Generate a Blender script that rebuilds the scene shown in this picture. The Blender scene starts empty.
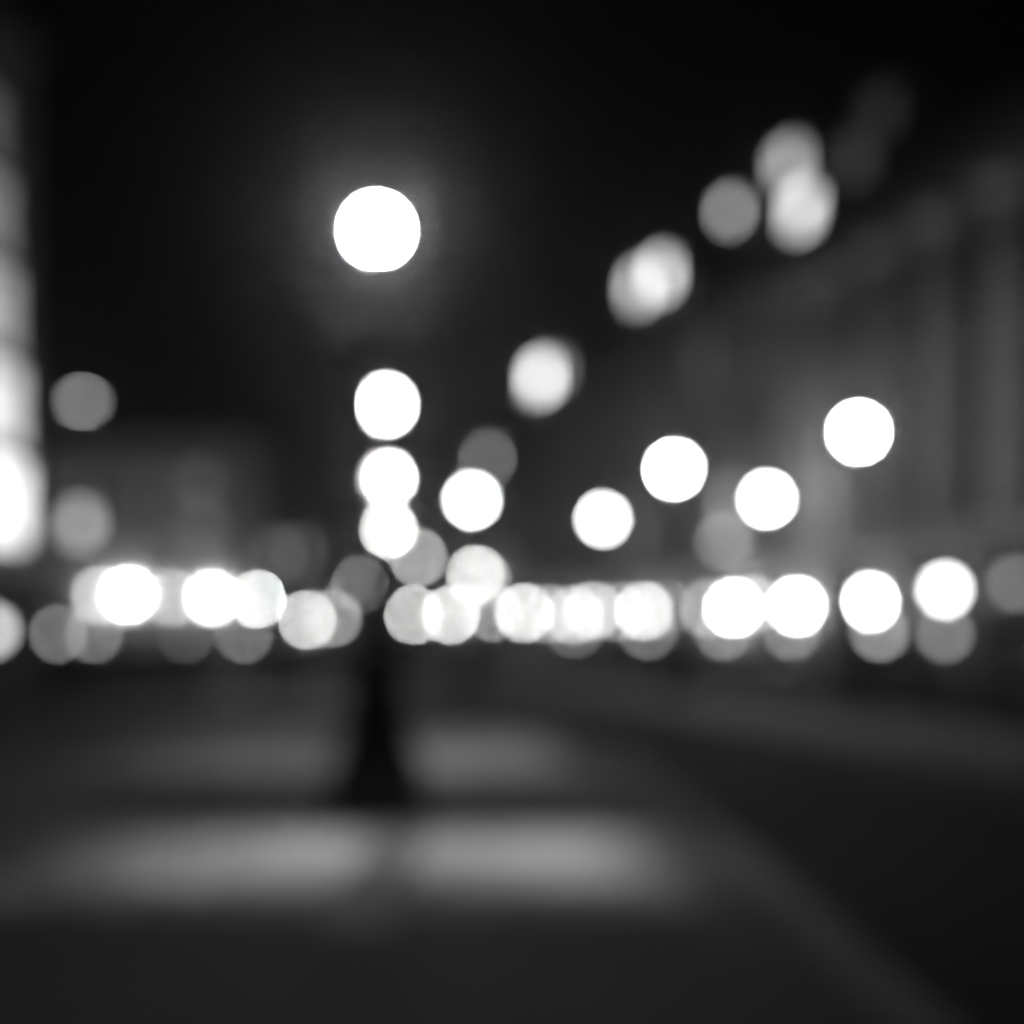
import bpy, bmesh, math, random
from mathutils import Vector, Matrix
random.seed(7)
C = bpy.context.scene.collection
PI = math.pi
F = 1422.2          # focal length in pixels (50 mm on 36 mm, 1024 px)
CAM = 1.55          # eye height over the plaza
HOR = 625.0         # picture row of the horizon
BLUR = 59.5         # diameter of the out-of-focus disc, pixels

def at(px, py, y):
    """world point seen at picture position (px, py) at distance y"""
    return Vector(((px - 512) / F * y, y, CAM + (HOR - py) / F * y))

# ------------------------------------------------------------------ materials
def mat(name, col, rough=0.6, metal=0.0, noise=0.0, scale=4.0, bump=0.0, spec=0.5, coat=0.0):
    m = bpy.data.materials.new(name); m.use_nodes = True
    nt = m.node_tree; b = nt.nodes['Principled BSDF']
    c = (col, col, col, 1) if not isinstance(col, tuple) else col
    b.inputs['Base Color'].default_value = c
    b.inputs['Roughness'].default_value = rough
    b.inputs['Metallic'].default_value = metal
    b.inputs['Specular IOR Level'].default_value = spec
    b.inputs['Coat Weight'].default_value = coat
    if noise > 0 or bump > 0:
        tc = nt.nodes.new('ShaderNodeTexCoord')
        nz = nt.nodes.new('ShaderNodeTexNoise'); nz.inputs['Scale'].default_value = scale
        nz.inputs['Detail'].default_value = 7; nz.inputs['Roughness'].default_value = 0.62
        nt.links.new(tc.outputs['Object'], nz.inputs['Vector'])
        if noise > 0:
            mr = nt.nodes.new('ShaderNodeMapRange')
            mr.inputs['From Min'].default_value = 0.3; mr.inputs['From Max'].default_value = 0.7
            mr.inputs['To Min'].default_value = c[0] * (1 - noise); mr.inputs['To Max'].default_value = c[0] * (1 + noise)
            nt.links.new(nz.outputs['Fac'], mr.inputs['Value'])
            nt.links.new(mr.outputs['Result'], b.inputs['Base Color'])
            rr = nt.nodes.new('ShaderNodeMapRange')
            rr.inputs['To Min'].default_value = max(0.05, rough - 0.15); rr.inputs['To Max'].default_value = min(1, rough + 0.15)
            nt.links.new(nz.outputs['Fac'], rr.inputs['Value']); nt.links.new(rr.outputs['Result'], b.inputs['Roughness'])
        if bump > 0:
            bp = nt.nodes.new('ShaderNodeBump'); bp.inputs['Strength'].default_value = bump; bp.inputs['Distance'].default_value = 0.02
            n2 = nt.nodes.new('ShaderNodeTexNoise'); n2.inputs['Scale'].default_value = scale * 9; n2.inputs['Detail'].default_value = 4
            nt.links.new(tc.outputs['Object'], n2.inputs['Vector'])
            nt.links.new(n2.outputs['Fac'], bp.inputs['Height']); nt.links.new(bp.outputs['Normal'], b.inputs['Normal'])
    return m

def paving(name, col, w, h, mortar=0.6, rough=0.8, var=0.25, spec=.15):
    m = bpy.data.materials.new(name); m.use_nodes = True
    nt = m.node_tree; b = nt.nodes['Principled BSDF']
    tc = nt.nodes.new('ShaderNodeTexCoord')
    br = nt.nodes.new('ShaderNodeTexBrick')
    br.inputs['Color1'].default_value = (col * (1 - var),) * 3 + (1,)
    br.inputs['Color2'].default_value = (col * (1 + var),) * 3 + (1,)
    br.inputs['Mortar'].default_value = (col * mortar,) * 3 + (1,)
    br.inputs['Scale'].default_value = 1; br.inputs['Mortar Size'].default_value = 0.008
    br.inputs['Brick Width'].default_value = w; br.inputs['Row Height'].default_value = h
    nz = nt.nodes.new('ShaderNodeTexNoise'); nz.inputs['Scale'].default_value = 1.3; nz.inputs['Detail'].default_value = 8
    mr = nt.nodes.new('ShaderNodeMapRange'); mr.inputs['To Min'].default_value = 0.65; mr.inputs['To Max'].default_value = 1.3
    mx = nt.nodes.new('ShaderNodeVectorMath'); mx.operation = 'SCALE'
    nt.links.new(tc.outputs['Object'], br.inputs['Vector']); nt.links.new(tc.outputs['Object'], nz.inputs['Vector'])
    nt.links.new(nz.outputs['Fac'], mr.inputs['Value'])
    nt.links.new(br.outputs['Color'], mx.inputs[0]); nt.links.new(mr.outputs['Result'], mx.inputs['Scale'])
    nt.links.new(mx.outputs['Vector'], b.inputs['Base Color'])
    b.inputs['Roughness'].default_value = rough; b.inputs['Specular IOR Level'].default_value = spec
    bp = nt.nodes.new('ShaderNodeBump'); bp.inputs['Strength'].default_value = 0.4; bp.inputs['Distance'].default_value = 0.01
    nt.links.new(br.outputs['Fac'], bp.inputs['Height']); bp.invert = True
    nt.links.new(bp.outputs['Normal'], b.inputs['Normal'])
    return m

_em = {}
def glow(strength):
    k = round(strength, 3)
    if k not in _em:
        m = bpy.data.materials.new('lit_glass'); m.use_nodes = True
        nt = m.node_tree; b = nt.nodes['Principled BSDF']
        b.inputs['Base Color'].default_value = (.8, .8, .8, 1)
        b.inputs['Emission Color'].default_value = (1, 1, 1, 1)
        b.inputs['Emission Strength'].default_value = k
        _em[k] = m
    return _em[k]

M = dict(
    iron=mat('black_iron', .012, .55, 0, .3, 12, .15, .25),
    brass=mat('dull_metal', .18, .35, .8, .2, 20),
    stone=mat('portland_stone', .44, .8, 0, .25, 1.3, .3),
    stone_pale=mat('pale_stone', .66, .75, 0, .2, 1.5, .3),
    stone_dark=mat('sooty_stone', .11, .85, 0, .3, 1.1, .3),
    stone_shade=mat('shade_darkened_stone', .05, .9, 0, .3, 1.2, .3),  # tone put in for shade between columns and towards the dark facade top
    brick=mat('grey_brickwork', .22, .85, 0, .25, 3, .4),
    slate=mat('slate_roof', .05, .6, 0, .3, 3, .3),
    lead=mat('lead_flashing', .09, .5, 0, .2, 4),
    pane=mat('dark_glass', .01, .08, 0, 0, 1, 0, .6),
    frame=mat('painted_frame', .3, .5, 0, .1, 6),
    frame_dark=mat('dark_painted_frame', .04, .4, 0, .1, 6),
    asphalt=mat('asphalt', .03, .95, 0, .35, 1.6, .5, .05),
    kerb=mat('granite_kerb', .028, .7, 0, .3, 5, .3),
    line=mat('road_paint', .5, .6, 0, .25, 5, .2),
    soil=mat('ground_earth', .05, .9, 0, .3, .4, .3),
    tyre=mat('tyre_rubber', .015, .8, 0, .2, 12),
    rim=mat('alloy_rim', .35, .3, .9),
    carglass=mat('car_glass', .008, .05, 0, 0, 1, 0, .7),
    lampglass=mat('headlight_glass', .5, .1),
    tail=mat('tail_light_glass', .08, .15),
    leaf=mat('box_leaf', .05, .6, 0, .4, 6),
    planter=mat('dark_planter_metal', .03, .5, 0, .25, 5),
)
paints = [mat('black_car_paint', .006, .22, 0, 0, 1, 0, .3, .25), mat('charcoal_car_paint', .012, .25, 0, 0, 1, 0, .3, .25),
          mat('dark_grey_car_paint', .02, .25, 0, 0, 1, 0, .3, .25)]
M['plaza'] = paving('grey_paving', .05, .9, .6)
M['pale_band'] = paving('pale_granite_paving', .6, .6, .4, .7)
M['dark_band'] = paving('dark_granite_setts', .1, .2, .12, .5)
M['post_shadow'] = paving('post_shadow_paving', .27, .2, .12, .6)
M['median'] = paving('median_paving', .26, .6, .4)
M['far_paving'] = paving('far_side_paving', .05, .9, .6)

# ------------------------------------------------------------------ mesh helpers
def build(name, bm, m, parent=None, smooth=False, loc=None):
    me = bpy.data.meshes.new(name)
    bmesh.ops.recalc_face_normals(bm, faces=bm.faces[:])
    bm.to_mesh(me); bm.free()
    me.materials.append(m)
    if smooth:
        for p in me.polygons: p.use_smooth = True
    o = bpy.data.objects.new(name, me); C.objects.link(o)
    if parent: o.parent = parent
    if loc: o.location = loc
    return o

def box(bm, x0, x1, y0, y1, z0, z1, bev=0.0):
    vs = [bm.verts.new((x, y, z)) for x in (x0, x1) for y in (y0, y1) for z in (z0, z1)]
    fs = [(0, 1, 3, 2), (4, 6, 7, 5), (0, 4, 5, 1), (2, 3, 7, 6), (0, 2, 6, 4), (1, 5, 7, 3)]
    faces = [bm.faces.new([vs[i] for i in f]) for f in fs]
    if bev > 0:
        es = list({e for f in faces for e in f.edges})
        bmesh.ops.bevel(bm, geom=es, offset=bev, segments=2, profile=.5, affect='EDGES')

def lathe(bm, prof, seg=20, cx=0, cy=0, cz=0):
    rings = []
    for z, r in prof:
        rings.append([bm.verts.new((cx + r * math.cos(2 * PI * k / seg), cy + r * math.sin(2 * PI * k / seg), cz + z)) for k in range(seg)])
    for a, b in zip(rings, rings[1:]):
        for k in range(seg):
            bm.faces.new((a[k], a[(k + 1) % seg], b[(k + 1) % seg], b[k]))
    bm.faces.new(rings[0][::-1]); bm.faces.new(rings[-1])

def tube(bm, pts, r, seg=8):
    rings = []
    for i, p in enumerate(pts):
        p = Vector(p)
        d = (Vector(pts[min(i + 1, len(pts) - 1)]) - Vector(pts[max(i - 1, 0)])).normalized()
        u = d.orthogonal().normalized(); v = d.cross(u)
        if i and u.dot(pu) < 0: u = -u; v = -v
        pu = u
        rings.append([bm.verts.new(p + r * (math.cos(2 * PI * k / seg) * u + math.sin(2 * PI * k / seg) * v)) for k in range(seg)])
    for a, b in zip(rings, rings[1:]):
        for k in range(seg):
            bm.faces.new((a[k], a[(k + 1) % seg], b[(k + 1) % seg], b[k]))
    bm.faces.new(rings[0][::-1]); bm.faces.new(rings[-1])

def sphere(bm, r, cx=0, cy=0, cz=0, u=20, v=12):
    prof = [(-r * math.cos(PI * k / v), max(1e-4, r * math.sin(PI * k / v))) for k in range(v + 1)]
    lathe(bm, prof, u, cx, cy, cz)

def slab(bm, poly, z0, z1):
    """polygon in plan, extruded"""
    a = [bm.verts.new((x, y, z0)) for x, y in poly]; b = [bm.verts.new((x, y, z1)) for x, y in poly]
    n = len(poly)
    bm.faces.new(b); bm.faces.new(a[::-1])
    for k in range(n): bm.faces.new((a[k], a[(k + 1) % n], b[(k + 1) % n], b[k]))

def ribbon(bm, line, w0, w1, z0, z1):
    """solid strip along a plan polyline between lateral offsets w0 and w1 (to the right of travel)"""
    L, R = [], []
    for i, p in enumerate(line):
        p = Vector(p)
        d = (Vector(line[min(i + 1, len(line) - 1)]) - Vector(line[max(i - 1, 0)])).normalized()
        n = Vector((d.y, -d.x))
        L.append(p + n * w0); R.append(p + n * w1)
    for i in range(len(line) - 1):
        slab(bm, [tuple(L[i]), tuple(L[i + 1]), tuple(R[i + 1]), tuple(R[i])], z0, z1)
    bmesh.ops.remove_doubles(bm, verts=bm.verts[:], dist=1e-4)

def thing(name, label, cat, loc=(0, 0, 0), rz=0, group=None):
    o = bpy.data.objects.new(name, None); C.objects.link(o)
    o.empty_display_size = .3
    o.location = loc; o.rotation_euler = (0, 0, rz)
    o['label'] = label; o['category'] = cat
    if group: o['group'] = group
    return o

def struct(o, kind='structure'):
    o['kind'] = kind; return o

def copy_tree(o, parent=None):
    c = o.copy(); C.objects.link(c)
    if parent: c.parent = parent
    for ch in [x for x in bpy.data.objects if x.parent == o]:
        copy_tree(ch, c)
    return c

def kids(o, name):
    return [c for c in bpy.data.objects if c.parent == o and c.name.split('.')[0] == name]

# ------------------------------------------------------------------ plan lines
SL = -.2546                                   # the far side of the street drifts left as it recedes
def far(a, y): return a + SL * y              # x of a line parallel with the right-hand terrace
ANG = math.atan2(1, SL)
near_kerb = [(1.95, -8), (1.75, 4), (1.66, 10), (1.4, 18), (.2, 27), (-2.0, 38), (-6.5, 52), (-12, 62), (-40, 66)]

# ------------------------------------------------------------------ setting
bm = bmesh.new(); slab(bm, [(-380, -120), (380, -120), (380, 600), (-380, 600)], -.6, -.15)
struct(build('ground', bm, M['soil']))
bm = bmesh.new(); slab(bm, [(-75, -12), (70, -12), (70, 150), (-75, 150)], -.4, -.12)
struct(build('road', bm, M['asphalt']))
bm = bmesh.new()
poly = [(x - .3, y) for x, y in near_kerb] + [(-40, 65.6), (-40, -8)]
ribbon_top = poly
slab(bm, [(-42, -8)] + [(x - .29, y) for x, y in near_kerb[:-1]] + [(-42, 65.8)], -.3, 0)
struct(build('pavement', bm, M['plaza']))
bm = bmesh.new(); ribbon(bm, near_kerb[:-1], -.285, .0, -.3, .012)
struct(build('kerb', bm, M['kerb']))
# inlaid stone bands of the plaza, thin sheets laid on top; the pale ones fade out to paint the soft edges of the light pools
def pale_light_band(name, x0, x1, y0, y1, soft, ex):
    m = M['pale_band'].copy(); m.name = 'pale_paving_light_fade'
    nt = m.node_tree; b = nt.nodes['Principled BSDF']; src = b.inputs['Base Color'].links[0].from_socket
    tc = nt.nodes.new('ShaderNodeTexCoord'); sp = nt.nodes.new('ShaderNodeSeparateXYZ'); nt.links.new(tc.outputs['Object'], sp.inputs[0])
    def mth(op, a, b_=None, clamp=False):
        n = nt.nodes.new('ShaderNodeMath'); n.operation = op; n.use_clamp = clamp
        for k, v in enumerate((a, b_)):
            if v is None: continue
            if isinstance(v, (int, float)): n.inputs[k].default_value = v
            else: nt.links.new(v, n.inputs[k])
        return n.outputs[0]
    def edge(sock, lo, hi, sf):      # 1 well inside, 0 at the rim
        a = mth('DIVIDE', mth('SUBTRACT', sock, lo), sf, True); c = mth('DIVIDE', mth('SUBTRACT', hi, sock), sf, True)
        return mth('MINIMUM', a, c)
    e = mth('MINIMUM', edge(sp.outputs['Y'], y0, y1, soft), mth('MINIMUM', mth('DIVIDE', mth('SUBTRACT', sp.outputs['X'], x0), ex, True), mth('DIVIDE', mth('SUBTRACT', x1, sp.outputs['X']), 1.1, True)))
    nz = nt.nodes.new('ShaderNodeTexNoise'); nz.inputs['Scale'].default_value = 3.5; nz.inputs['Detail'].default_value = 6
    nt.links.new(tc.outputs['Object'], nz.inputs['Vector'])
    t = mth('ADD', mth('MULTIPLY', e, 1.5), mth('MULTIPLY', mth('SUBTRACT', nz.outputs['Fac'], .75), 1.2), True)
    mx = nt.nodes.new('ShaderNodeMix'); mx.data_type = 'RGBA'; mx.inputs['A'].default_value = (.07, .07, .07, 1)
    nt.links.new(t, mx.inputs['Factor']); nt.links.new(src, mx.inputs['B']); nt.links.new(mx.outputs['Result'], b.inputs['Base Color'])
    bm = bmesh.new(); slab(bm, [(x0, y0), (x1, y0), (x1 - .06, y1), (x0, y1)], -.01, .004)
    struct(build(name, bm, m))
pale_light_band('pavement_pale_light_band', -4.3, 1.35, 7.3, 11.55, 1.7, 3.4)
pale_light_band('pavement_pale_light_band', -6.2, 1.0, 14.35, 21.5, 2.0, 3.4)
bm = bmesh.new(); slab(bm, [(-14, 11.6), (1.0, 11.6), (.95, 14.3), (-14, 14.3)], -.01, .004)
struct(build('pavement_dark_band', bm, M['dark_band']))
bm = bmesh.new(); slab(bm, [(-1.02, 7.2), (-.62, 7.2), (-.62, 11.59), (-1.02, 11.59)], -.01, .008)  # painted shadow of the near post, a darker gap between the light pools
struct(build('pavement_post_shadow', bm, M['post_shadow']))
pale_light_band('pavement_pale_light_band', -10, -1.6, 25.5, 37.0, 3.0, 3.5)  # pale patch painted to brighten the ground seen between the planters
# median and far pavement
med = [(far(11.7, y), y) for y in (4, 20, 40, 50)]
bm = bmesh.new(); ribbon(bm, med, -2.5, 1.4, -.3, 0); struct(build('median_pavement', bm, M['median']))
bm = bmesh.new(); ribbon(bm, med, -2.7, -2.51, -.3, .012); ribbon(bm, med, 1.41, 1.6, -.3, .012); struct(build('median_kerb', bm, M['kerb']))
fk = [(far(16.4, y), y) for y in (2, 30, 60, 120)]
bm = bmesh.new(); ribbon(bm, fk, .21, 3.9, -.3, 0); struct(build('far_pavement', bm, M['far_paving']))
bm = bmesh.new(); ribbon(bm, fk, .0, .2, -.3, .012); struct(build('far_kerb', bm, M['kerb']))
bm = bmesh.new()
ribbon(bm, [(far(8.6, y), y) for y in (4, 20, 45)], -.05, .05, -.13, -.116)
ribbon(bm, [(far(15.9, y), y) for y in (4, 30, 70)], -.05, .05, -.13, -.116)
struct(build('road_marking', bm, M['line']))

# ------------------------------------------------------------------ street lamps
LAMP_H = 5.05; GR = .142
def make_lamp():
    t = thing('street_lamp', '', 'street lamp', group='globe street lamps on iron posts')
    bm = bmesh.new(); lathe(bm, [(0, .49), (.13, .49), (.16, .43), (.5, .38), (.6, .31), (.95, .27), (1.32, .235), (1.38, .26), (1.46, .26), (1.52, .17)], 24)
    build('base', bm, M['iron'], t, True)
    bm = bmesh.new(); lathe(bm, [(1.51, .16), (1.85, .125), (1.9, .15), (1.98, .14), (2.18, .045), (3.2, .036), (4.6, .033), (4.63, .055), (4.67, .055)], 18)
    build('shaft', bm, M['iron'], t, True)
    bm = bmesh.new(); tube(bm, [(-.38, 0, 4.35), (.38, 0, 4.35)], .018); sphere(bm, .03, -.39, 0, 4.35, 8, 6); sphere(bm, .03, .39, 0, 4.35, 8, 6)
    build('ladder_bar', bm, M['iron'], t, True)
    bm = bmesh.new(); lathe(bm, [(4.671, .04), (4.8, .045), (4.86, .07), (4.905, .08), (4.915, .06)], 18)
    build('gallery', bm, M['iron'], t, True)
    for sx in (-1, 1):       # hoods added to the bar to carry made-up spots for the paving
        bm = bmesh.new(); lathe(bm, [(4.19, .07), (4.195, .075), (4.27, .06), (4.31, .03), (4.33, .012)], 14, sx * .3, 0, 0)
        build('added_spot_hood', bm, M['iron'], t, True)
    g = bmesh.new(); sphere(g, GR, 0, 0, LAMP_H); build('globe', g, glow(1), t, True)
    bm = bmesh.new(); lathe(bm, [(LAMP_H + .125, .07), (LAMP_H + .15, .075), (LAMP_H + .19, .03), (LAMP_H + .22, .02), (LAMP_H + .25, .03), (LAMP_H + .31, .004)], 14)
    build('cap', bm, M['iron'], t, True)
    return t

def set_glow(o, m):
    """own globe mesh with its own brightness"""
    g = kids(o, 'globe')[0]
    g.data = g.data.copy(); g.data.materials[0] = m

# (px, py of the globe, power, label); the posts are all the same height so py gives the distance
lamps = [
    (377, 230, 450, 'tall black lamp post with the largest white globe, nearest of all, on dark paving'),
    (385, 405, 100, 'globe lamp showing directly above two others, second in the row behind the nearest post'),
    (386, 478, 130, 'globe lamp third in the row behind the nearest post, middle of its stacked lights'),
    (386, 529, 230, 'globe lamp lowest of the lights stacked behind the nearest post, fourth in that row'),
    (859, 432, 240, 'bright globe lamp furthest right on the median, in front of the stone columns'),
    (674, 469, 150, 'bright globe lamp on the median, next behind the one in front of the columns'),
    (767, 499, 105, 'globe lamp on the far pavement beside parked cars, between two brighter median lamps'),
    (603, 519, 60, 'globe lamp on the far pavement, further up the street beyond the parked cars'),
    (472, 500, 80, 'globe lamp just right of the stacked row, where the median ends'),
]
proto = None
for px, py, pw, lab in lamps:
    y = (LAMP_H - CAM) * F / (HOR - py)
    if proto is None: proto = make_lamp(); o = proto
    else: o = copy_tree(proto)
    if o is proto: y = 11.5
    p = at(px, py, y); o.location = (p.x, p.y, 0); o.scale = (p.z / LAMP_H,) * 3
    o.rotation_euler = (0, 0, random.uniform(-.2, .2)); o['label'] = lab
    set_glow(o, glow(pw))
far_lamps = [   # px, py, disc radiance, distance
    (418, 557, .32, 73, 'dim globe lamp right of the stacked row, low over the dark roadway'),
    (475, 574, .75, 82, 'far globe lamp standing against the end of the terrace, brighter of the close pair'),
    (482, 578, .25, 84, 'far globe lamp half hidden beside a brighter one at the end of the terrace'),
    (360, 585, .13, 116, 'faint far globe lamp just left of the nearest post'),
]
def disc_power(rad, d_m, y, att=1.0):
    """emission a globe of diameter d_m at distance y needs for its blurred disc to reach this radiance"""
    s = d_m * F / y
    return rad * ((BLUR * (1 - .7 / y)) / s) ** 2 * math.exp(.0013 * y) * att
for px, py, rad, y, lab in far_lamps:
    o = copy_tree(proto); p = at(px, py, y); o.location = (p.x, p.y, -.12); o.scale = ((p.z + .12) / LAMP_H,) * 3; o['label'] = lab
    set_glow(o, glow(disc_power(rad, 2 * GR, y)))

o = copy_tree(proto); p = at(257, 599, 88); o.location = (p.x, p.y, 0); o.scale = (p.z / LAMP_H,) * 3
o['label'] = 'short globe lamp post just past the right corner of the pale back block'; set_glow(o, glow(disc_power(.8, 2 * GR * p.z / LAMP_H, 88)))
# spots added under the nearest post's hoods, aimed to make the paving pools
proto.rotation_euler = (0, 0, 0)
for sx, sy, tx, ty, pw_, ang in ((-1, -1, -.62, -1.95, 330, 38), (1, -1, 1.62, -1.95, 370, 40), (-1, 1, -1.0, 4.6, 290, 54), (1, 1, 1.5, 4.6, 430, 52)):
    sd = bpy.data.lights.new('added_spot', 'SPOT'); sd.energy = pw_; sd.spot_size = math.radians(ang); sd.spot_blend = 1.0; sd.shadow_soft_size = .04
    so = bpy.data.objects.new('added_spot', sd); C.objects.link(so); so.parent = kids(proto, 'added_spot_hood')[0 if sx < 0 else 1]
    so.location = Vector((sx * .3, sy * .03, 4.17))
    so.rotation_euler = (Vector((tx, ty, 0)) - so.location).to_track_quat('-Z', 'Y').to_euler()

# ------------------------------------------------------------------ buildings
def wall_bm(L, H, D, openings, z0=0):
    """front wall in the plane y=0 (facing +y) with real openings, closed box of depth D behind"""
    bm = bmesh.new()
    openings = [tuple(round(q, 3) for q in o) for o in openings]; L = round(L, 3)
    xs = sorted({0, L} | {o[0] for o in openings} | {o[1] for o in openings})
    zs = sorted({z0, H} | {o[2] for o in openings} | {o[3] for o in openings})
    vc = {}
    def v(x, y, z):
        k = (round(x, 4), round(y, 4), round(z, 4))
        if k not in vc: vc[k] = bm.verts.new(k)
        return vc[k]
    for xa, xb in zip(xs, xs[1:]):
        for za, zb in zip(zs, zs[1:]):
            mx, mz = (xa + xb) / 2, (za + zb) / 2
            if any(o[0] < mx < o[1] and o[2] < mz < o[3] for o in openings): continue
            bm.faces.new((v(xa, 0, za), v(xb, 0, za), v(xb, 0, zb), v(xa, 0, zb)))
    for a, b, c, d in openings:
        q = [(a, c), (b, c), (b, d), (a, d)]
        for i in range(4):
            (x1, z1), (x2, z2) = q[i], q[(i + 1) % 4]
            bm.faces.new([bm.verts.new(p) for p in ((x1, 0, z1), (x2, 0, z2), (x2, -.3, z2), (x1, -.3, z1))])
    for f in (((0, 0, z0), (0, -D, z0), (0, -D, H), (0, 0, H)), ((L, 0, z0), (L, 0, H), (L, -D, H), (L, -D, z0)),
              ((0, -D, z0), (L, -D, z0), (L, -D, H), (0, -D, H)), ((0, 0, H), (0, -D, H), (L, -D, H), (L, 0, H))):
        bm.faces.new([bm.verts.new(p) for p in f])
    return bm

def add_window(parent, a, b, c, d, pane=None, fm='frame', sill=True, bars=(1, 1), dp=.235):
    bm = bmesh.new(); box(bm, a + .002, b - .002, -dp - .035, -dp, c + .002, d - .002)
    w = build('window', bm, pane or M['pane'], parent)
    bm = bmesh.new(); t = .07
    box(bm, a + .003, a + t, -dp + .003, -dp + .085 if dp > .1 else -.004, c + .003, d - .003); box(bm, b - t, b - .003, -dp + .003, -dp + .085 if dp > .1 else -.004, c + .003, d - .003)
    box(bm, a + t + .001, b - t - .001, -dp + .003, -dp + .085 if dp > .1 else -.004, c + .003, c + t); box(bm, a + t + .001, b - t - .001, -dp + .003, -dp + .085 if dp > .1 else -.004, d - t, d - .003)
    nx, nz = bars
    for i in range(nx):
        x = a + (b - a) * (i + 1) / (nx + 1); box(bm, x - .025, x + .025, -dp + .005, -dp + .065 if dp > .1 else -.006, c + t + .001, d - t - .001)
    for i in range(nz):
        z = c + (d - c) * (i + 1) / (nz + 1); box(bm, a + t + .001, b - t - .001, -dp + .007, -dp + .055 if dp > .1 else -.008, z - .03, z + .03)
    build('frame', bm, M[fm], w)
    if sill:
        bm = bmesh.new(); box(bm, a - .12, b + .12, .003, .16, c - .14, c - .004, .015); build('sill', bm, M['stone_pale'], w)
    return w

def add_door(parent, a, b, d, m='frame_dark'):
    bm = bmesh.new(); box(bm, a + .003, b - .003, -.25, -.19, .02, d - .45)
    for i in (0, 1):
        for z in (.3, 1.3):
            xa = a + .15 + i * (b - a) / 2; box(bm, xa, xa + (b - a) / 2 - .3, -.188, -.165, z, z + .8)
    o = build('door', bm, M[m], parent)
    bm = bmesh.new(); box(bm, a + .003, b - .003, -.25, -.22, d - .42, d - .004); build('fanlight', bm, M['pane'], o)
    bm = bmesh.new(); sphere(bm, .04, (a + b) / 2 + .1, -.12, 1.05, 10, 6); build('handle', bm, M['brass'], o)

def add_cornice(parent, L, z, D, big=1.0, m='stone_pale'):
    bm = bmesh.new()
    box(bm, -.02, L + .02, .004, .22 * big, z, z + .22 * big)
    box(bm, -.04, L + .04, .004, .45 * big, z + .223 * big, z + .42 * big)
    box(bm, -.06, L + .06, .004, .62 * big, z + .423 * big, z + .58 * big)
    n = int(L / .55)
    for i in range(n):
        x = (i + .5) * L / n; box(bm, x - .1, x + .1, .222 * big, .42 * big, z + .05, z + .22 * big)
    build('cornice', bm, M[m], parent)

def add_roof(parent, L, z, D, h, inset=1.6, m='slate'):
    bm = bmesh.new()
    lo = [(-.0, -.35, z), (L, -.35, z), (L, -D, z), (0, -D, z)]
    hi = [(0.05, -.35 - inset, z + h), (L - .05, -.35 - inset, z + h), (L - .05, -D + inset, z + h), (.05, -D + inset, z + h)]
    a = [bm.verts.new(p) for p in lo]; b = [bm.verts.new(p) for p in hi]
    bm.faces.new(b); bm.faces.new(a[::-1])
    for k in range(4): bm.faces.new((a[k], a[(k + 1) % 4], b[(k + 1) % 4], b[k]))
    return build('roof', bm, M[m], parent)

def add_dormer(parent, x, z, w, h, pane, yf=-.5, dep=2.2):
    bm = bmesh.new(); t = .12
    box(bm, x - w / 2 - t, x - w / 2, yf - dep, yf, z - .1, z + h); box(bm, x + w / 2, x + w / 2 + t, yf - dep, yf, z - .1, z + h)
    box(bm, x - w / 2 + .001, x + w / 2 - .001, yf - .3, yf - .01, z - .1, z - .004)
    d = build('dormer', bm, M['lead'], parent)
    bm = bmesh.new()
    slab(bm, [(x - w / 2 - .25, yf - dep), (x + w / 2 + .25, yf - dep), (x + w / 2 + .25, yf + .15), (x - w / 2 - .25, yf + .15)], z + h + .003, z + h + .13)
    tv = [bm.verts.new(p) for p in ((x - w / 2 - .2, yf + .1, z + h + .132), (x + w / 2 + .2, yf + .1, z + h + .132), (x, yf + .1, z + h + .5),
                                    (x - w / 2 - .2, yf - dep, z + h + .132), (x + w / 2 + .2, yf - dep, z + h + .132), (x, yf - dep, z + h + .5))]
    for f in ((0, 1, 2), (3, 5, 4), (0, 2, 5, 3), (1, 4, 5, 2)): bm.faces.new([tv[i] for i in f])
    build('dormer_roof', bm, M['lead'], d)
    bm = bmesh.new(); box(bm, x - w / 2 + .002, x + w / 2 - .002, yf - .12, yf - .08, z + .002, z + h - .002); build('dormer_pane', bm, pane, d)
    bm = bmesh.new()
    box(bm, x - .02, x + .02, yf - .078, yf - .04, z + .05, z + h - .05); box(bm, x - w / 2 + .002, x + w / 2 - .002, yf - .078, yf - .05, z + h / 2 - .02, z + h / 2 + .02)
    build('dormer_frame', bm, M['frame'], d)

def add_chimney(parent, x, y, z, h=1.8):
    bm = bmesh.new(); box(bm, x - .8, x + .8, y - .35, y + .35, z, z + h, .02); box(bm, x - .88, x + .88, y - .43, y + .43, z + h + .002, z + h + .15)
    for i in range(4): lathe(bm, [(0, .13), (.5, .1), (.52, .13), (.58, .13)], 10, x - .6 + i * .4, y, z + h + .152)
    build('chimney', bm, M['brick'], parent)

def terrace_at(y0):       # origin of a building on the right-hand facade line
    return (far(20.0, y0), y0, 0)
K = math.hypot(1, SL)     # metres of facade per metre of depth
def s_of(px, y0):         # facade coordinate of picture column px
    y = 20.0 / ((px - 512) / F - SL); return (y - y0) * K, y

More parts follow.
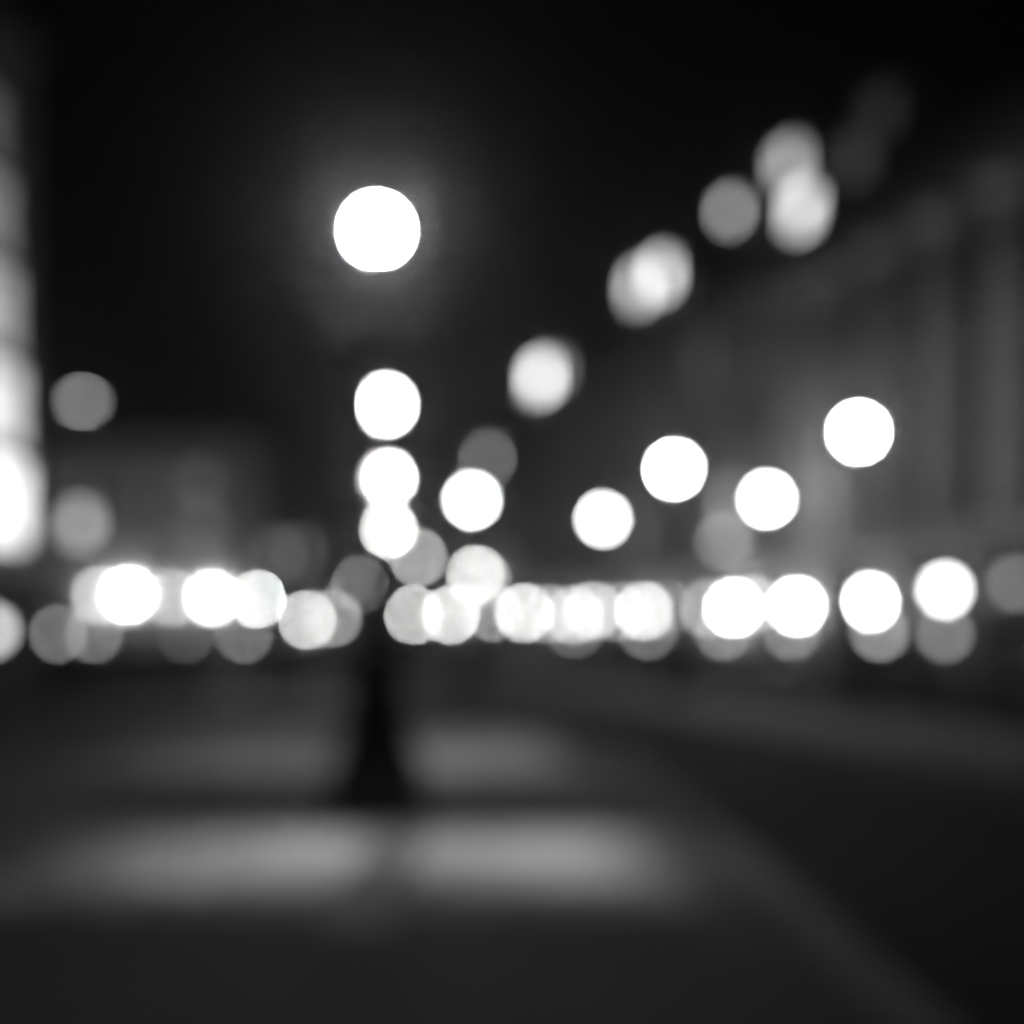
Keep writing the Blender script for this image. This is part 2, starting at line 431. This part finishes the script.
# --- columned building
Y0, Y1 = 27.0, 43.2
L = (Y1 - Y0) * K
cb = thing('columned_building', 'grey stone building with a row of giant columns at the far right', 'building', terrace_at(Y0), ANG)
nb = 6; step = L / nb; ops = []
for i in range(nb):
    cx = (i + .5) * step
    ops += [(cx - .7, cx + .7, 4.3, 7.4), (cx - .7, cx + .7, 8.3, 10.9)]
    if i != 3: ops.append((cx - .55, cx + .55, .9, 2.9))
    else: ops.append((cx - .65, cx + .65, .02, 3.1))
build('wall', wall_bm(L, 12.4, 12, ops), M['stone_shade'], cb)
for o_ in ops:
    if o_[2] < .5: add_door(cb, o_[0], o_[1], o_[3])
    else: add_window(cb, *o_, bars=(1, 2), sill=o_[2] > 8)
bm = bmesh.new(); box(bm, -.02, L + .02, .004, 1.2, 3.25, 3.6); box(bm, -.02, L + .02, .004, 1.12, 3.603, 3.85)
build('column_ledge', bm, M['stone'], cb)
for i in range(nb + 1):
    x = min(max(i * step, .66), L - .66)
    bm = bmesh.new(); lathe(bm, [(4.15, .56), (5.5, .565), (8, .53), (11.05, .47)], 20, x, .45); c = build('column', bm, M['stone_pale'], cb, True)
    bm = bmesh.new(); box(bm, x - .64, x + .64, .005, 1.08, 3.853, 4.0); lathe(bm, [(4.001, .62), (4.06, .64), (4.1, .59), (4.149, .58)], 20, x, .45); build('column_base', bm, M['stone_pale'], c)
    bm = bmesh.new(); lathe(bm, [(11.052, .48), (11.15, .52), (11.4, .58), (11.5, .64)], 20, x, .45); box(bm, x - .64, x + .64, .005, 1.1, 11.503, 11.65); build('capital', bm, M['stone_pale'], c)
bm = bmesh.new(); box(bm, -.01, L + .01, .004, 1.05, 11.653, 12.3); build('entablature', bm, M['stone_dark'], cb)
add_cornice(cb, L, 12.42, 12, 1.3, 'stone_shade')
bm = bmesh.new(); box(bm, 0, L, -.3, .0, 12.402, 13.9); box(bm, -.03, L + .03, -.34, .06, 13.903, 14.05); build('parapet', bm, M['stone_shade'], cb)
add_roof(cb, L, 12.41, 12, 2.6)
for px_, py_, e_ in ((838, 158, .07), (862, 112, .025)):
    s_, y_ = s_of(px_, Y0); add_dormer(cb, s_, CAM + (HOR - py_) / F * y_ - .5, 1.5, 1.0, glow(e_))

def terrace(name, label, y0, y1, floors, top, wall, bays, dormers, lit, shop=None, chim=()):
    L = (y1 - y0) * K
    t = thing(name, label, 'building', terrace_at(y0), ANG)
    st = L / bays; ops = []; spec = []
    for i in range(bays):
        cx = (i + .5) * st
        for (za, zb) in floors:
            ops.append((cx - .55, cx + .55, za, zb)); spec.append(0)
        if i % 4 == 2: ops.append((cx - .6, cx + .6, .02, 2.9)); spec.append(2)
        else: ops.append((cx - .85, cx + .85, .7, 2.75)); spec.append(1)
    build('wall', wall_bm(L, top, 12, ops), M[wall], t)
    for k, (o_, sp) in enumerate(zip(ops, spec)):
        if sp == 2: add_door(t, o_[0], o_[1], o_[3])
        else:
            ctr = ((o_[0] + o_[1]) / 2, (o_[2] + o_[3]) / 2); pane = None
            for (lx, lz, e) in lit:
                if abs(ctr[0] - lx) < st / 2 and abs(ctr[1] - lz) < 1.3: pane = glow(e)
            add_window(t, *o_, pane=pane, bars=(1, 1) if sp == 0 else (2, 0), sill=True)
    bm = bmesh.new(); box(bm, -.01, L + .01, .004, .22, 3.2, 3.55); build('string_course', bm, M['stone_pale'], t)
    add_cornice(t, L, top - .75, 12, 1.0, 'stone_shade')
    add_roof(t, L, top + .002, 12, 3.2)
    for px, z, w, h, e in dormers:
        s, y = s_of(px, y0); add_dormer(t, s, z, w, h, glow(e))
    for x in chim: add_chimney(t, x, -4, top + 3.1)
    return t

def dorm(px, py):        # height of a roof light seen at (px, py)
    y = 20.0 / ((px - 512) / F - SL); return CAM + (HOR - py) / F * y
DA = [(786, dorm(786, 209) - .5, 1.5, 1.0, 4.0), (773, dorm(773, 163) - .45, 1.5, .9, 2.2), (716, dorm(716, 210) - .3, 1.0, .6, 5.0),
      (648, dorm(648, 275) - .5, 1.6, 1.1, 5.5), (627, dorm(627, 288) - .5, 1.4, 1.1, 5.0)]
sA = lambda px: s_of(px, 43.25)[0]
sB = lambda px: s_of(px, 72.1)[0]
terrace('terrace_building', 'long stone terrace with bright dormer lights along its roof, beyond the columns', 43.25, 72.0,
        [(4.2, 6.4), (7.4, 9.4), (10.4, 12.0)], 13.4, 'stone', 12, [d for d in DA if d[2] > 0], [(sA(715), 5.3, 2.0), (sA(640), 5.3, .6), (sA(690), 11.2, .2)], chim=(9, 22))
DB = [(531, dorm(531, 382) - .7, 2.6, 1.6, 9.0), (545, dorm(545, 372) - .8, 1.6, 1.4, 1.6), (479, dorm(479, 460) - .3, 1.2, .8, 10.0)]
terrace('terrace_building', 'far end of the street terrace, lower and greyer, behind the central lamps', 72.1, 112,
        [(4.2, 6.0), (6.9, 8.5)], 10.6, 'stone_dark', 14, [(a, max(z, 10.7), w, h, e) for a, z, w, h, e in DB], [(sB(495), 5.1, .3)], chim=(14, 30))

# --- wall lamps along the terrace, all about 2.2 m up
WR = .15
def make_wall_lamp(r):
    t = thing('wall_lamp', '', 'wall lamp', group='round wall lamps along the terrace')
    bm = bmesh.new(); lathe(bm, [(0, .11), (.02, .11), (.03, .07)], 14)
    for v in bm.verts: v.co = Vector((v.co.x, v.co.z + .004, v.co.y))
    build('wall_plate', bm, M['iron'], t, True)
    bm = bmesh.new(); tube(bm, [(0, .03, 0), (0, .2, -.02), (0, .33, -.1), (0, .42, -.16), (0, .45, -.1)], .016); build('bracket', bm, M['iron'], t, True)
    bm = bmesh.new(); lathe(bm, [(-.11, .03), (-.08, .07), (-.055, .085), (-.05, .04)], 14, 0, .45, 0); build('gallery', bm, M['iron'], t, True)
    bm = bmesh.new(); sphere(bm, r, 0, .45, r - .06, 16, 10); build('globe', bm, glow(1), t, True)
    return t
nth = ['first', 'second', 'third', 'fourth', 'fifth', 'sixth', 'seventh', 'eighth', 'ninth', 'tenth', 'eleventh', 'twelfth', 'thirteenth', 'fourteenth']
wl = [(706, 609, .22), (618, 612, .2), (548, 614, .22), (720, 541, .09), (825, 561, .07), (1011, 584, .12), (941, 590, 1.3), (866, 602, 3.5), (856, 611, .32), (794, 606, 3.2), (748, 604, .3), (731, 608, 2.8), (668, 609, .48), (642, 611, .62),
      (592, 611, .42), (572, 615, .4), (523, 613, .65), (491, 612, .25), (450, 615, .65), (413, 615, .5)]
wdesc = ['faint wall lamp between the dazzling lamps and the overlapping pair in mid terrace', 'faint wall lamp between the two overlapping pairs in mid terrace',
         'faint wall lamp right of the bright single one near the terrace end', 'faint globe added for a dim window on the terrace, highest of all, below the far pavement lamp',  # the highest globe and the next one replace dim windows
         'faint globe added for a dim window just higher than the row, where the columned front ends', 'faint round wall lamp at the picture edge, beside the stone columns', 'round wall lamp beneath the columns, highest of its row',
         'dazzling wall lamp under the columns, second of the bright ones from the right', 'dimmer wall lamp tucked behind a dazzling one under the columns',
         'dazzling wall lamp where the columns end and the terrace begins', 'dim wall lamp just right of a dazzling one on the terrace',
         'dazzling wall lamp left of the one where the columns end', 'greyer right lamp of the overlapping pair in mid terrace',
         'brighter left lamp of the overlapping pair in mid terrace', 'right lamp of the close pair below the far pavement lamp',
         'left lamp of the close pair below the far pavement lamp', 'bright single wall lamp near the far end of the terrace',
         'faint wall lamp left of the bright single one near the terrace end', 'wall lamp next to last towards the nearest post, overlapping the last',
         'last wall lamp at the far end of the terrace, right beside the nearest post']
pw = make_wall_lamp(WR)
for k, ((px, py, rad), lab) in enumerate(zip(wl, wdesc)):
    y = 19.5 / ((px - 512) / F - SL)
    o = pw if k == 0 else copy_tree(pw)
    z = at(px, py, y).z
    o.location = (far(20.0, y), y, z - WR + .06); o.rotation_euler = (0, 0, ANG); o['label'] = lab
    set_glow(o, glow(disc_power(rad, 2 * WR, y)))

# --- left lit building: its street front runs away from the camera and ends at the picture's left edge
LS = .15; LA = -14.67
def left_x(y): return LA + LS * y
Kl = math.hypot(1, LS); yE, yS = 30.0, 15.0
LL = (yE - yS) * Kl
lb = thing('lit_building', 'brightly lit tall building front at the left edge, windows glowing on every floor', 'building', (left_x(yE), yE, 0), math.atan2(-1, -LS))
ops = []; pan = []
E_rows = [2.6, 1.3, .6, .3, .1]
for r, (za, zb) in enumerate([(3.2, 4.9), (5.15, 6.85), (7.1, 8.75), (9.0, 10.6), (10.85, 12.2)]):
    for i in range(7):
        x0 = .15 + i * 2.05 + r * .25
        ops.append((x0, x0 + 1.85, za, zb)); pan.append(glow(E_rows[r] * [1, .35, .04, .02, .03, .015, .02][i]))
for i in range(5):
    x0 = .6 + i * 2.9; ops.append((x0, x0 + 2.1, .5, 2.5)); pan.append(None)
build('wall', wall_bm(LL, 14.0, 10, ops), M['stone_dark'], lb)
for o_, p_ in zip(ops, pan): add_window(lb, *o_, pane=p_, bars=(1, 1), sill=o_[2] > 1, dp=.06)
add_cornice(lb, LL, 13.3, 10, .6, 'lead'); add_roof(lb, LL, 14.002, 10, 2.5)
bm = bmesh.new(); box(bm, -.01, LL + .01, .004, .25, 2.75, 3.0); build('string_course', bm, M['stone_pale'], lb)

# --- block across the back left, facing the camera
def front(px0, px1, y, name, label):
    x0, x1 = (px0 - 512) / F * y, (px1 - 512) / F * y
    t = thing(name, label, 'building', (x1, y, 0), PI); return t, x1 - x0
bb, LB = front(44, 246, 95, 'office_block', 'plain pale block with dark roof across the square, back left')
ops = []; lit = {}
for r, (za, zb) in enumerate([(4.6, 6.4), (7.4, 9.2), (10.2, 11.8)]):
    for i in range(6):
        x0 = 2.45 + i * 1.85 + (.6 if i > 2 else 0); ops.append((x0, x0 + 1.3, za, zb))
for i in range(4): ops.append((.8 + i * 3.2, .8 + i * 3.2 + 2.0, .4, 2.9))
x80 = (246 - 75) / F * 95
ops_l = (x80 - .8, x80 + .8, 0, 0)
build('wall', wall_bm(LB, 13.9, 10, ops), M['stone_pale'], bb)
for k, o_ in enumerate(ops):
    add_window(bb, *o_, pane=glow(2.0) if k == 10 else glow([.09, .06, .1, .05][k % 4] * (2.6 if k % 6 == 0 else 1)) if k < 18 else None, bars=(1, 1))  # all other upper panes glow faintly, added to lift the block's grey front
add_cornice(bb, LB, 13.2, 10, .9); r_ = add_roof(bb, LB, 13.902, 10, 3.2)
z80 = CAM + (HOR - 402) / F * 95.5
add_dormer(bb, (246 - 75) / F * 95, z80 - .3, .9, .6, glow(16.0), -1.65, 2.4)
add_chimney(bb, 7.5, -5.5, 16.9, .9)
bb2, LB2 = front(250, 402, 120, 'distant_building', 'low dark far building at the street end, behind the planters and posts')
ops = [(1 + i * 1.8, 1 + i * 1.8 + .9, za, zb) for za, zb in ((4.2, 5.9), (6.9, 8.4)) for i in range(7)]
ops += [(1 + i * 2.5, 1 + i * 2.5 + 1.6, .4, 2.8) for i in range(5)]
build('wall', wall_bm(LB2, 9.4, 9, ops), M['stone_dark'], bb2)
for k, o_ in enumerate(ops): add_window(bb2, *o_, pane=glow(.8) if k in (11, 12) else None)
add_cornice(bb2, LB2, 8.7, 9, .8); add_roof(bb2, LB2, 9.402, 9, 2.2)

# shop globes on the back blocks
proto_s = make_wall_lamp(.2)
SP = [(128, 595, 1.4, 95, 'dazzling globe lamp on the left of the pale back block'), (100, 596, .28, 95, 'dim globe lamp half behind the dazzling one on the back block'),
      (173, 598, .2, 95, 'dim globe lamp in the middle of the pale back block'), (212, 598, .85, 95, 'bright globe lamp near the right corner of the pale back block'),
      (307, 620, .5, 120, 'bright low globe lamp on the far dark building'), (332, 618, .22, 120, 'dim low globe lamp on the far dark building, nearer the post')]
for k, (px, py, rad, y, lab) in enumerate(SP):
    o = proto_s if k == 0 else copy_tree(proto_s)
    p = at(px, py, y - .45); o.location = (p.x, y, p.z - .14); o.rotation_euler = (0, 0, PI); o['label'] = lab
    o['group'] = 'globe lamps on the far shopfronts'
    set_glow(o, glow(disc_power(rad, .4, y)))

# ------------------------------------------------------------------ low bollard lamps at the left of the plaza
def make_bollard():
    t = thing('bollard_lamp', '', 'bollard lamp', group='low globe bollard lamps on the square')
    bm = bmesh.new(); lathe(bm, [(0, .15), (.05, .15), (.07, .1), (.2, .09), (1.0, .07), (1.03, .1), (1.07, .1)], 18); build('post', bm, M['iron'], t, True)
    bm = bmesh.new(); sphere(bm, .125, 0, 0, 1.19, 16, 10); build('globe', bm, glow(1), t, True)
    bm = bmesh.new(); lathe(bm, [(1.295, .06), (1.32, .06), (1.36, .01)], 12); build('cap', bm, M['iron'], t, True)
    return t
pb = None
for px, py, rad, lab in [(58, 630, .13, 'dim low bollard lamp, left one of the overlapping pair'),
                         (94, 630, .13, 'dim low bollard lamp, right one of the overlapping pair'), (244, 630, .12, 'dim low bollard lamp below the bright shop lamps'),
                         (186, 630, .04, 'barely lit low bollard lamp between the dim ones')]:
    if pb is None: pb = make_bollard(); o = pb
    else: o = copy_tree(pb)
    y = 57.0 + random.uniform(-1, 1); y = (1.19 - CAM) * F / (HOR - py - 4.0) ; y = min(max(y, 50), 62)
    p = at(px, py, y); o.location = (p.x, y, p.z - 1.19); o['label'] = lab
    o.location.z = 0
    set_glow(o, glow(disc_power(rad, .25, y)))
o = copy_tree(pb); p = at(-9, 630, 24); o.scale = (p.z / 1.19,) * 3; o.location = (p.x, 24, 0)
o['label'] = 'low bollard lamp cut by the left picture edge, before the lit building'; set_glow(o, glow(disc_power(.55, .25 * p.z / 1.19, 24)))
fb = [(945, .16, 'dim low globe added as a lamp reflection under the right-hand wall lamps, below the highest one'), (880, .24, 'low globe added as a lamp reflection behind the parked cars, brightest of its row'),
      (791, .16, 'low globe added as a lamp reflection behind the cars, below the lamp where the columns end'), (724, .16, 'low globe added as a lamp reflection behind the middle of the parked car row'),
      (648, .12, 'low globe added as a lamp reflection behind the last parked cars'), (575, .1, 'faint low globe added as a lamp reflection beyond the last parked car')]
for px, rad, lab in fb:  # globes added in place of lamp reflections on the car roofs
    y = 18.0 / ((px - 512) / F - SL); o = copy_tree(pb); o.location = (far(18.0, y), y, 0); o.scale = (1.14,) * 3; o['label'] = lab
    o['group'] = 'low globes added as lamp reflections behind the parked cars'; set_glow(o, glow(disc_power(rad, .285, y)))

# ------------------------------------------------------------------ parked cars
def make_car():
    t = thing('parked_car', '', 'car', group='dark cars parked along the far kerb')
    #   x (front +), half width, z bottom, belt, top, top half width
    st = [(-2.15, .62, .42, .78, .88, .55), (-2.08, .80, .28, .86, .96, .70), (-1.6, .87, .22, .92, 1.02, .74), (-1.25, .88, .2, .93, 1.28, .60),
          (-.75, .89, .2, .93, 1.42, .58), (0, .89, .2, .92, 1.45, .59), (.35, .89, .2, .91, 1.40, .59), (.95, .88, .2, .88, 1.0, .70), (1.5, .87, .21, .83, .90, .72),
          (2.0, .80, .26, .72, .79, .66), (2.15, .62, .36, .62, .68, .52)]
    bm = bmesh.new(); rings = []
    for x, w, zb, zl, zt, wt in st:
        half = [(0, zb), (w * .85, zb), (w, zb + .16), (w * 1.01, zl - .2), (w * .96, zl), (wt + .04, zt - .10 if zt - zl > .2 else (zl + zt) / 2), (wt * .8, zt - .01), (0, zt)]
        pts = [(x, yy, zz) for yy, zz in half] + [(x, -yy, zz) for yy, zz in half[-2:0:-1]]
        rings.append([bm.verts.new(p) for p in pts])
    n = len(rings[0])
    for a, b in zip(rings, rings[1:]):
        for k in range(n): bm.faces.new((a[k], a[(k + 1) % n], b[(k + 1) % n], b[k]))
    bm.faces.new(rings[0]); bm.faces.new(rings[-1][::-1])
    co = [[v.co.copy() for v in r] for r in rings]
    body = build('body', bm, paints[0], t, True)
    md = body.modifiers.new('smooth', 'SUBSURF'); md.levels = 1; md.render_levels = 1
    def panel(name, quads, off, m):
        bm = bmesh.new()
        for q in quads:
            c = sum(q, Vector()) / 4; nrm = (q[1] - q[0]).cross(q[3] - q[0]).normalized()
            if nrm.dot(c - Vector((0, 0, .6))) < 0: nrm = -nrm
            f = [bm.verts.new(c + (p - c) * .93 + nrm * off) for p in q]; g = [bm.verts.new(c + (p - c) * .95 + nrm * (off - .05)) for p in q]
            bm.faces.new(f)
            for k in range(4): bm.faces.new((f[k], f[(k + 1) % 4], g[(k + 1) % 4], g[k]))
        return build(name, bm, m, t)
    A = co
    panel('windscreen', [[A[6][9 - 1 - 2], A[6][8], A[7][8], A[7][6]]], .012, M['carglass'])
    panel('rear_window', [[A[3][6], A[3][8], A[2][8], A[2][6]]], .012, M['carglass'])
    for sgn in (0, 1):
        i, j = (4, 5) if sgn == 0 else (10, 9)
        for a, b in ((3, 4), (4, 5), (5, 6)):
            panel('side_window', [[A[a][i], A[b][i], A[b][j], A[a][j]]], .004, M['carglass'])
    for sy in (-1, 1):
        bm = bmesh.new(); box(bm, 2.02, 2.13, sy * .42 - .13, sy * .42 + .13, .56, .67, .02); build('headlight', bm, M['lampglass'], t)
        bm = bmesh.new(); box(bm, -2.15, -2.06, sy * .52 - .14, sy * .52 + .14, .72, .84, .02); build('tail_light', bm, M['tail'], t)
        bm = bmesh.new(); box(bm, .5, .66, sy * .97 - .09, sy * .97 + .09, .92, 1.04, .03); build('mirror', bm, paints[0], t)
        for x in (-1.35, 1.32):
            bm = bmesh.new(); lathe(bm, [(-.1, .24), (-.11, .29), (-.08, .32), (.08, .32), (.11, .29), (.1, .24)], 22)
            for v in bm.verts: v.co = Vector((x + v.co.x, sy * .82 + v.co.z, .32 + v.co.y))
            w = build('wheel', bm, M['tyre'], t, True)
            bm = bmesh.new(); lathe(bm, [(-.01, .235), (.01, .235), (.02, .2), (.0, .05), (.015, .03)], 16)
            for v in bm.verts: v.co = Vector((x + v.co.x, sy * (.922 + v.co.z), .32 + v.co.y))
            build('rim', bm, M['rim'], w)
    bm = bmesh.new(); box(bm, 2.1, 2.16, -.26, .26, .4, .5); build('number_plate', bm, M['frame'], t)
    bm = bmesh.new(); box(bm, 2.06, 2.14, -.3, .3, .53, .62, .01); build('grille', bm, M['iron'], t)
    return t
cl = ['dark parked car cut by the right picture edge', 'black parked car under the columns, nearest fully shown', 'dark parked car where the columns end, between two others',
      'dark grey parked car in the middle of the far kerb line', 'black parked car next to last up the far kerb', 'last dark parked car up the street on the far kerb']
pc = None
for k, y in enumerate((23.6, 29.0, 34.4, 39.9, 45.4, 51.2)):
    if pc is None: pc = make_car(); o = pc
    else: o = copy_tree(pc)
    o.location = (far(15.2, y), y, -.12); o.rotation_euler = (0, 0, ANG + PI + random.uniform(-.02, .02)); o['label'] = cl[k]
    for b in kids(o, 'body') + kids(o, 'mirror'):
        b.data = b.data.copy(); b.data.materials[0] = paints[[1, 0, 1, 2, 0, 1][k]]

# ------------------------------------------------------------------ hedge planters on the square
def make_planter(L=2.6):
    t = thing('planter', '', 'planter', group='dark hedge planters across the square')
    bm = bmesh.new(); box(bm, -L / 2, L / 2, -.3, .3, .05, .5, .015)
    for x in (-L / 2 + .1, L / 2 - .1): box(bm, x - .06, x + .06, -.26, .26, 0, .049)
    b = build('box', bm, M['planter'], t)
    bm = bmesh.new(); box(bm, -L / 2 - .03, L / 2 + .03, -.33, -.27, .502, .55); box(bm, -L / 2 - .03, L / 2 + .03, .27, .33, .502, .55)
    box(bm, -L / 2 - .03, -L / 2 + .03, -.268, .268, .502, .55); box(bm, L / 2 - .03, L / 2 + .03, -.268, .268, .502, .55); build('rim', bm, M['planter'], b)
    bm = bmesh.new(); rnd = random.Random(3)
    for _ in range(2600):
        x = rnd.uniform(-L / 2, L / 2); yy = rnd.uniform(-.27, .27); top = 1.05 + .08 * math.sin(x * 5) + .06 * math.sin(x * 11 + 1)
        z = .5 + (top - .5) * rnd.random() ** .7
        p = Vector((x, yy, z)); s = rnd.uniform(.03, .06)
        R = Matrix.Rotation(rnd.uniform(0, 6.3), 3, 'Z') @ Matrix.Rotation(rnd.uniform(-1.2, 1.2), 3, 'X')
        q = [R @ Vector(v) * s for v in ((-1, 0, 0), (0, -.5, .1), (1, 0, 0), (0, .5, .1))]
        bm.faces.new([bm.verts.new(p + v) for v in q])
    build('hedge', bm, M['leaf'], t)
    return t
pp = None
for px, y, rz, lab in [(30, 31, .03, 'leftmost dark hedge planter, standing at the left picture edge'), (104, 32, -.02, 'dark hedge planter second from the left picture edge'),
                       (172, 30.5, .0, 'dark hedge planter left of the gap in the planter row'), (286, 33, .05, 'dark hedge planter alone between two gaps, nearest the lamp post')]:
    if pp is None: pp = make_planter(); o = pp
    else: o = copy_tree(pp)
    p = at(px, 700, y)
    o.location = (p.x, y, 0); o.rotation_euler = (0, 0, rz); o['label'] = lab
    if px == 286: o.scale = (.5, 1, 1)
    elif px < 200: o.scale = (.62, 1, 1)

# ------------------------------------------------------------------ air
bm = bmesh.new(); box(bm, -400, 400, -140, 620, -1.6, 32)
hz = bpy.data.materials.new('thin_haze'); hz.use_nodes = True
nt = hz.node_tree; nt.nodes.clear()
vo = nt.nodes.new('ShaderNodeVolumePrincipled'); vo.inputs['Color'].default_value = (.9, .9, .9, 1)
vo.inputs['Density'].default_value = .0011; vo.inputs['Anisotropy'].default_value = .945
out = nt.nodes.new('ShaderNodeOutputMaterial'); nt.links.new(vo.outputs['Volume'], out.inputs['Volume'])
hz.cycles.volume_sampling = 'EQUIANGULAR'
h = build('haze', bm, hz); struct(h, 'stuff'); h.display_type = 'WIRE'

# ------------------------------------------------------------------ world, camera, render
w = bpy.data.worlds.new('World'); bpy.context.scene.world = w; w.use_nodes = True
w.node_tree.nodes['Background'].inputs['Color'].default_value = (1, 1, 1, 1)
w.node_tree.nodes['Background'].inputs['Strength'].default_value = .0005
cd = bpy.data.cameras.new('camera'); cam = bpy.data.objects.new('camera', cd); C.objects.link(cam)
cam.location = (0, 0, CAM); cam.rotation_euler = (PI / 2, 0, 0)
cd.lens = 50; cd.sensor_width = 36; cd.shift_y = (HOR - 512) / 1024
cd.clip_start = .05; cd.clip_end = 2000
cd.dof.use_dof = True; cd.dof.focus_distance = .7
cd.dof.aperture_fstop = .05 / (BLUR / F * .7)
sc = bpy.context.scene; sc.camera = cam
sc.render.engine = 'CYCLES'
cy = sc.cycles
cy.use_adaptive_sampling = False
cy.use_denoising = True; cy.denoiser = 'OPENIMAGEDENOISE'; cy.denoising_input_passes = 'RGB'; cy.denoising_prefilter = 'ACCURATE'
try: cy.sampling_pattern = 'BLUE_NOISE'
except Exception: pass
cy.max_bounces = 3; cy.diffuse_bounces = 1; cy.glossy_bounces = 2; cy.volume_bounces = 0; cy.transmission_bounces = 1
cy.sample_clamp_direct = 0; cy.sample_clamp_indirect = 3
cy.caustics_reflective = False; cy.caustics_refractive = False
sc.view_settings.view_transform = 'Standard'; sc.view_settings.look = 'None'
sc.view_settings.exposure = 0; sc.view_settings.gamma = 1
